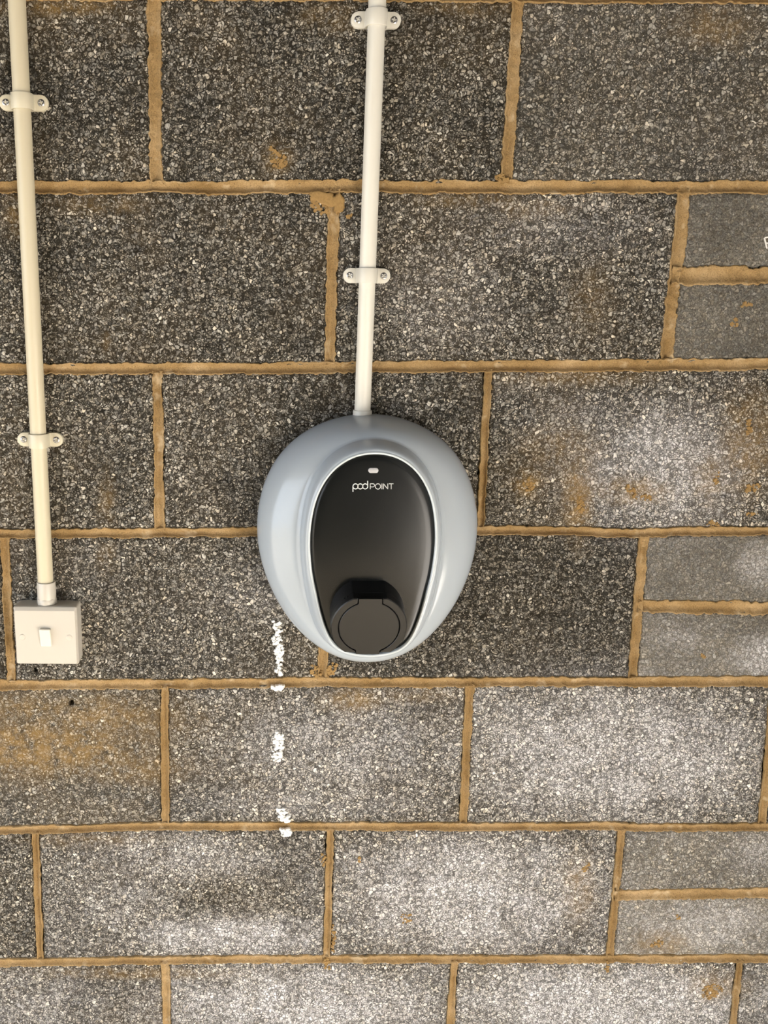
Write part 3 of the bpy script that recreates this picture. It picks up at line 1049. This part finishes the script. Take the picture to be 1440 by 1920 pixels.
OUT = crop([(62, 820), (80, 650), (125, 480), (220, 330), (350, 225), (480, 160), (630, 118), (700, 112), (760, 112), (900, 125), (1050, 185), (1180, 275),
            (1270, 400), (1330, 550), (1355, 740), (1340, 900), (1300, 1050), (1230, 1200), (1130, 1340), (1000, 1450), (870, 1515), (690, 1553),
            (550, 1530), (400, 1450), (280, 1340), (190, 1210), (120, 1060), (75, 920)])
PAN = crop([(745, 350), (660, 358), (590, 385), (505, 450), (430, 570), (395, 720), (385, 880), (395, 1030), (420, 1200), (460, 1370), (480, 1430), (505, 1470), (560, 1497),
            (640, 1512), (710, 1520), (800, 1508), (870, 1490), (915, 1462), (960, 1390), (1040, 1200), (1090, 1040), (1112, 880), (1105, 720), (1065, 580), (1000, 470), (900, 388), (830, 360)])
RID = crop([(700, 262), (550, 310), (440, 400), (370, 540), (335, 700), (322, 880), (330, 1000), (345, 1150), (385, 1320), (440, 1450), (520, 1510), (690, 1535), (870, 1505), (985, 1420),
            (1075, 1250), (1140, 1020), (1160, 850), (1150, 700), (1120, 560), (1060, 430), (980, 335), (850, 272)])
NA = 192
ANG = np.linspace(0, 2 * math.pi, NA, endpoint=False)
CX, CZ = [float(v) for v in unproject(686, 985, .02)]
SYM = np.array([(NA // 2 - i) % NA for i in range(NA)])


def hpan_t(z):      # panel front, deeper towards the socket
    return .0965 - .0030 * np.clip((ZTOP - z) / (ZTOP - ZBOT), -.2, 1.2)


def trace(pts, hfun, lowpass=14, sym=True):
    px = np.array([p[0] for p in pts]); py = np.array([p[1] for p in pts])
    h = np.full(len(px), .05)
    for _ in range(6):
        x, z = unproject(px, py, h)
        h = hfun(x, z)
    return np.asarray(x), np.asarray(z)


def cubic_periodic(a, r):
    a = np.concatenate([a[-3:] - 2 * math.pi, a, a[:3] + 2 * math.pi]); r = np.concatenate([r[-3:], r, r[:3]])
    m = np.gradient(r, a)
    i = np.clip(np.searchsorted(a, ANG) - 1, 0, len(a) - 2)
    h = a[i + 1] - a[i]; t = (ANG - a[i]) / h
    return ((2 * t**3 - 3 * t**2 + 1) * r[i] + (t**3 - 2 * t**2 + t) * h * m[i] + (-2 * t**3 + 3 * t**2) * r[i + 1] + (t**3 - t**2) * h * m[i + 1])


def polar(x, z, cx, cz, lowpass=16, sym=True):
    a = np.arctan2(z - cz, x - cx) % (2 * math.pi); r = np.hypot(x - cx, z - cz)
    o_ = np.argsort(a); a, r = a[o_], r[o_]
    # periodic cubic-ish: dense linear then Fourier low-pass
    aa = np.concatenate([a - 2 * math.pi, a, a + 2 * math.pi]); rr = np.concatenate([r, r, r])
    rd = cubic_periodic(a, r)
    if sym: rd = .5 * (rd + rd[SYM])
    f = np.fft.rfft(rd)
    k = np.arange(len(f)); f *= np.exp(-(k / lowpass) ** 4)
    return np.fft.irfft(f, NA)


_, ZTOP = [float(v) for v in unproject(698, 852, .0965)]
_, ZBOT = [float(v) for v in unproject(688, 1226, .0935)]
ox_, oz_ = trace(OUT, lambda x, z: np.interp((ZC * 0 + z), [CZ - .18, CZ, CZ + .18], [.052, .022, .006]))
px_, pz_ = trace(PAN, lambda x, z: hpan_t(z))
rx_, rz_ = trace(RID, lambda x, z: hpan_t(z) - .020 + .010 * np.clip((ZTOP - z) / (ZTOP - ZBOT), 0, 1))
print('outline', ox_.min(), ox_.max(), oz_.min(), oz_.max(), 'cx', (ox_.min() + ox_.max()) / 2, 'panel cx', (px_.min() + px_.max()) / 2, 'ridge cx', (rx_.min() + rx_.max()) / 2, 'size', np.ptp(ox_), np.ptp(oz_))
CX = float(((ox_.min() + ox_.max()) / 2 + (px_.min() + px_.max()) / 2 + (rx_.min() + rx_.max()) / 2) / 3)
CZ = float((oz_.min() + oz_.max()) / 2)
rO = polar(ox_, oz_, (ox_.min() + ox_.max()) / 2, CZ, 8)
rP = polar(px_, pz_, (px_.min() + px_.max()) / 2, CZ, 20)
rR = polar(rx_, rz_, (rx_.min() + rx_.max()) / 2, CZ, 9)
rR = np.maximum(rR, rP + .006)
rO = np.maximum(rO, rR + .010)
CA, SA = np.cos(ANG), np.sin(ANG)
ch = empty('ev_charger', (CX, 0, CZ))
tag(ch, 'silver grey egg-shaped car charging point with black front panel, fixed to wall', 'car charger')


def ringpt(r, h):
    h = np.broadcast_to(h, r.shape)
    return np.stack([r * CA, -h, r * SA], -1)


zP = CZ + rP * SA
hP = hpan_t(CZ + rP * SA)                       # panel edge height
zR = CZ + rR * SA
hR = hpan_t(zR) - .022 + .012 * np.clip((ZTOP - zR) / (ZTOP - ZBOT), 0, 1)
link('back_plate', loft([ringpt(rO - .004, -.0005), ringpt(rO - .0025, .001), ringpt(rO - .0022, .0095)], True, True), M['back'], ch)
# widest girth: at the top close to the wall, lower down further out
hO = np.interp(SA, [-1, 0, 1], [.052, .022, .012])
rings = [ringpt(rO - .006, .0095), ringpt(rO - .0030, .0095)]
for t in (0.25, .55, .8):
    rings.append(ringpt(rO - .0030 * (1 - t) ** 2, .0095 + (hO - .0095) * t))
for ph in np.linspace(0, 80, 18):
    a = math.radians(ph); s = 1 - math.cos(a)
    sm = (1 - math.cos(math.radians(80)))
    rings.append(ringpt(rO + (rR - rO) * s / sm, hO + (hR - hO) * math.sin(a) / math.sin(math.radians(80))))
# collar sweeping up to the panel rim
rC = rP + .0042
for t in (.06, .14, .26, .42, .58, .72, .84, .93, 1.0):
    e = t * t * (3 - 2 * t)
    rings.append(ringpt(rR + (rC - rR) * t, hR + (hP + .0022 - hR) * math.sin(t * math.pi / 2) ** .9))
rings.append(ringpt(rC - .0010, hP + .0026))
shell = link('housing', loft([r[::-1] for r in rings]), M['shell'], ch)
# bright rim round the panel
link('panel_rim', loft([r[::-1] for r in (ringpt(rC - .0008, hP + .0018), ringpt(rC - .0011, hP + .0034), ringpt(rC - .0022, hP + .0037), ringpt(rP + .0006, hP + .0030), ringpt(rP + .0003, hP - .002))]), M['trim'], ch)


def panel_h(x, z):
    """x, z relative to charger centre"""
    zz = CZ + z
    q = np.clip(1 - (x / .095) ** 2, 0, 1)
    v = np.clip((zz - ZBOT) / (ZTOP - ZBOT), 0, 1)
    return hpan_t(zz) + .0022 * q * np.sin(math.pi * v) + .0006


prs = []
for s in (1.0, .985, .93, .85, .75, .62, .48, .34, .2, .07):
    r = rP * s
    h = panel_h(r * CA, r * SA) - (.0016 if s == 1.0 else 0)
    if s < .99:
        e = min(1, (1 - s) / .08)
        h = (hP + .0002) * (1 - e) + h * e if e < 1 else h
    else:
        h = hP - .001
    prs.append(ringpt(r, h))
panel = link('front_panel', loft([r[::-1] for r in prs], False, True), M['panel'], ch)


def on_panel(px, py, lift=.0004):
    h = .09
    for _ in range(8):
        x, z = unproject(px, py, h)
        h = float(panel_h(float(x) - CX, float(z) - CZ))
    return (float(x) - CX, -(h + lift), float(z) - CZ)


# status light
s = stadium(9.6, 4.8)
V = [on_panel(700 + p[0], 882 + p[1], -.001) for p in s] + [on_panel(700 + p[0], 882 + p[1], .0006) for p in s] + [on_panel(700 + p[0] * .8, 882 + p[1] * .7, .0009) for p in s]
n = len(s)
Fc = []
for k in range(2):
    for i in range(n):
        j = (i + 1) % n
        Fc.append((k * n + i, k * n + j, (k + 1) * n + j, (k + 1) * n + i))
Fc.append(tuple(2 * n + i for i in range(n)))
link('status_light', mesh_from(V, Fc), M['led'], panel)


def cp(x, y):
    return (630 + x / 10.286, 860 + y / 10.286)


def arc(cx, cy, r, a0_, a1_, n=28):
    return [cp(cx + r * math.cos(math.radians(a)), cy + r * math.sin(math.radians(a))) for a in np.linspace(a0_, a1_, n)]


def line(*p):
    out = []
    for (x0, y0), (x1, y1) in zip(p[:-1], p[1:]):
        for t in np.linspace(0, 1, 8)[:-1]:
            out.append(cp(x0 + (x1 - x0) * t, y0 + (y1 - y0) * t))
    out.append(cp(*p[-1]))
    return out


LW = 1.55
letters = [
    ('logo_letter', [(arc(376, 533, 49, 0, 352, 36), True), (line((326, 533), (326, 636)), False)], LW, 'print'),
    ('logo_letter', [(arc(468, 533, 49, 0, 352, 36), True)], LW, 'print'),
    ('logo_letter', [(arc(562, 533, 49, 0, 352, 36), True), (line((610, 427), (610, 533)), False)], LW, 'print'),
    ('logo_letter', [(line((659, 586), (659, 480)), False), (line((659, 482), (710, 482)) + arc(712, 512, 30, -88, 88, 14) + line((710, 542), (659, 542)), False)], 1.35, 'print2'),
    ('logo_letter', [(arc(808, 534, 51, 0, 352, 36), True)], 1.35, 'print2'),
    ('logo_letter', [(line((885, 479), (885, 587)), False)], 1.35, 'print2'),
    ('logo_letter', [(line((915, 587), (915, 479)), False), (line((915, 482), (998, 584)), False), (line((998, 587), (998, 479)), False)], 1.35, 'print2'),
    ('logo_letter', [(line((1020, 482), (1108, 482)), False), (line((1064, 482), (1064, 587)), False)], 1.35, 'print2'),
]
for nm, polys, w, mt in letters:
    link(nm, stroke_mesh(polys, w, lambda a, b_: on_panel(a, b_, .0003), .0003), M[mt], panel, smooth=False)

# socket, facing out and a little down
FT = math.radians(14)
hs = .126
sx_, sz_ = unproject(692, 1177, hs)
SC = Vector((CX * 0 + float(sx_) - CX, -hs, float(sz_) - CZ))
soc = empty('socket', SC)
soc.parent = ch
soc.rotation_euler = (FT, 0, 0)
NS = 240
SA_ = np.linspace(0, 2 * math.pi, NS, endpoint=False)
cs, sn = np.cos(SA_), np.sin(SA_)
sc_px = (D - hs) * CT + (ZC - float(sz_)) * ST
RR = 71.5 / F * sc_px; RD = 56.5 / F * sc_px
print('socket radii', RR, RD)
BT, BB = RR * .90, RR * .79
NW, TW = 21.8 / F * sc_px, 22.5 / F * sc_px


def cut(r, w, top, up=True):
    s_ = sn if up else -sn
    with np.errstate(divide='ignore'):
        q = np.where(s_ > 0, np.minimum(top / np.maximum(s_, 1e-6), w / np.maximum(np.abs(cs), 1e-6)), 0)
    return np.maximum(r, q)


r_out = np.minimum(np.full(NS, RR), np.where(sn > 0, BT / np.maximum(sn, 1e-6), BB / np.maximum(-sn, 1e-6)))
r_lid = cut(cut(np.full(NS, RD), NW, BT), TW, BB + .003, False)
r_in = np.minimum(cut(cut(np.full(NS, RD + .0011), NW + .0011, BT + .01), TW + .0011, BB + .01, False), r_out - .00005)


def sring(r, y):
    return np.stack([r * cs, np.broadcast_to(y, r.shape), r * sn], -1)


body = link('socket_body', loft([r[::-1] for r in (sring(r_out * 1.01, .060), sring(r_out, .013))], False, True), M['socket'], soc, smooth=False)
ringo = link('socket_ring', loft([r[::-1] for r in (sring(r_out, .0131), sring(r_out, .0010), sring(np.maximum(r_out - .0010, r_in), .0), sring(r_in + (r_out - r_in) * .06, 0), sring(r_in, .0004), sring(r_in, .0131))]), M['socket'], soc, smooth=False)
lid = link('lid', loft([r[::-1] for r in (sring(r_lid, .012), sring(r_lid, .0006), sring(r_lid - .0006, .0), sring(r_lid * .6, -.0002), sring(r_lid * .1, -.0003))], False, True), M['socket'], soc, smooth=False)
add_bevel(body, .0008, 2, 40)
# lock-pin hole on the upper left flank
ha = math.radians(128)
hb = []
for r, y in ((.0030, .0), (.0030, -.0008), (.0018, -.0008), (.0016, .0)):
    hb.append(np.array([(r * math.cos(a), y, r * math.sin(a)) for a in np.linspace(0, 2 * math.pi, 20, endpoint=False)]))
hole = link('lock_hole', loft(hb, True, True), M['hole'], soc, loc=(RR * math.cos(ha) * .998, .010, RR * math.sin(ha) * .998))
hole.rotation_euler = (0, 0, 0)
hole.rotation_mode = 'QUATERNION'
hole.rotation_quaternion = Vector((math.cos(ha), 0, math.sin(ha))).to_track_quat('-Y', 'Z')
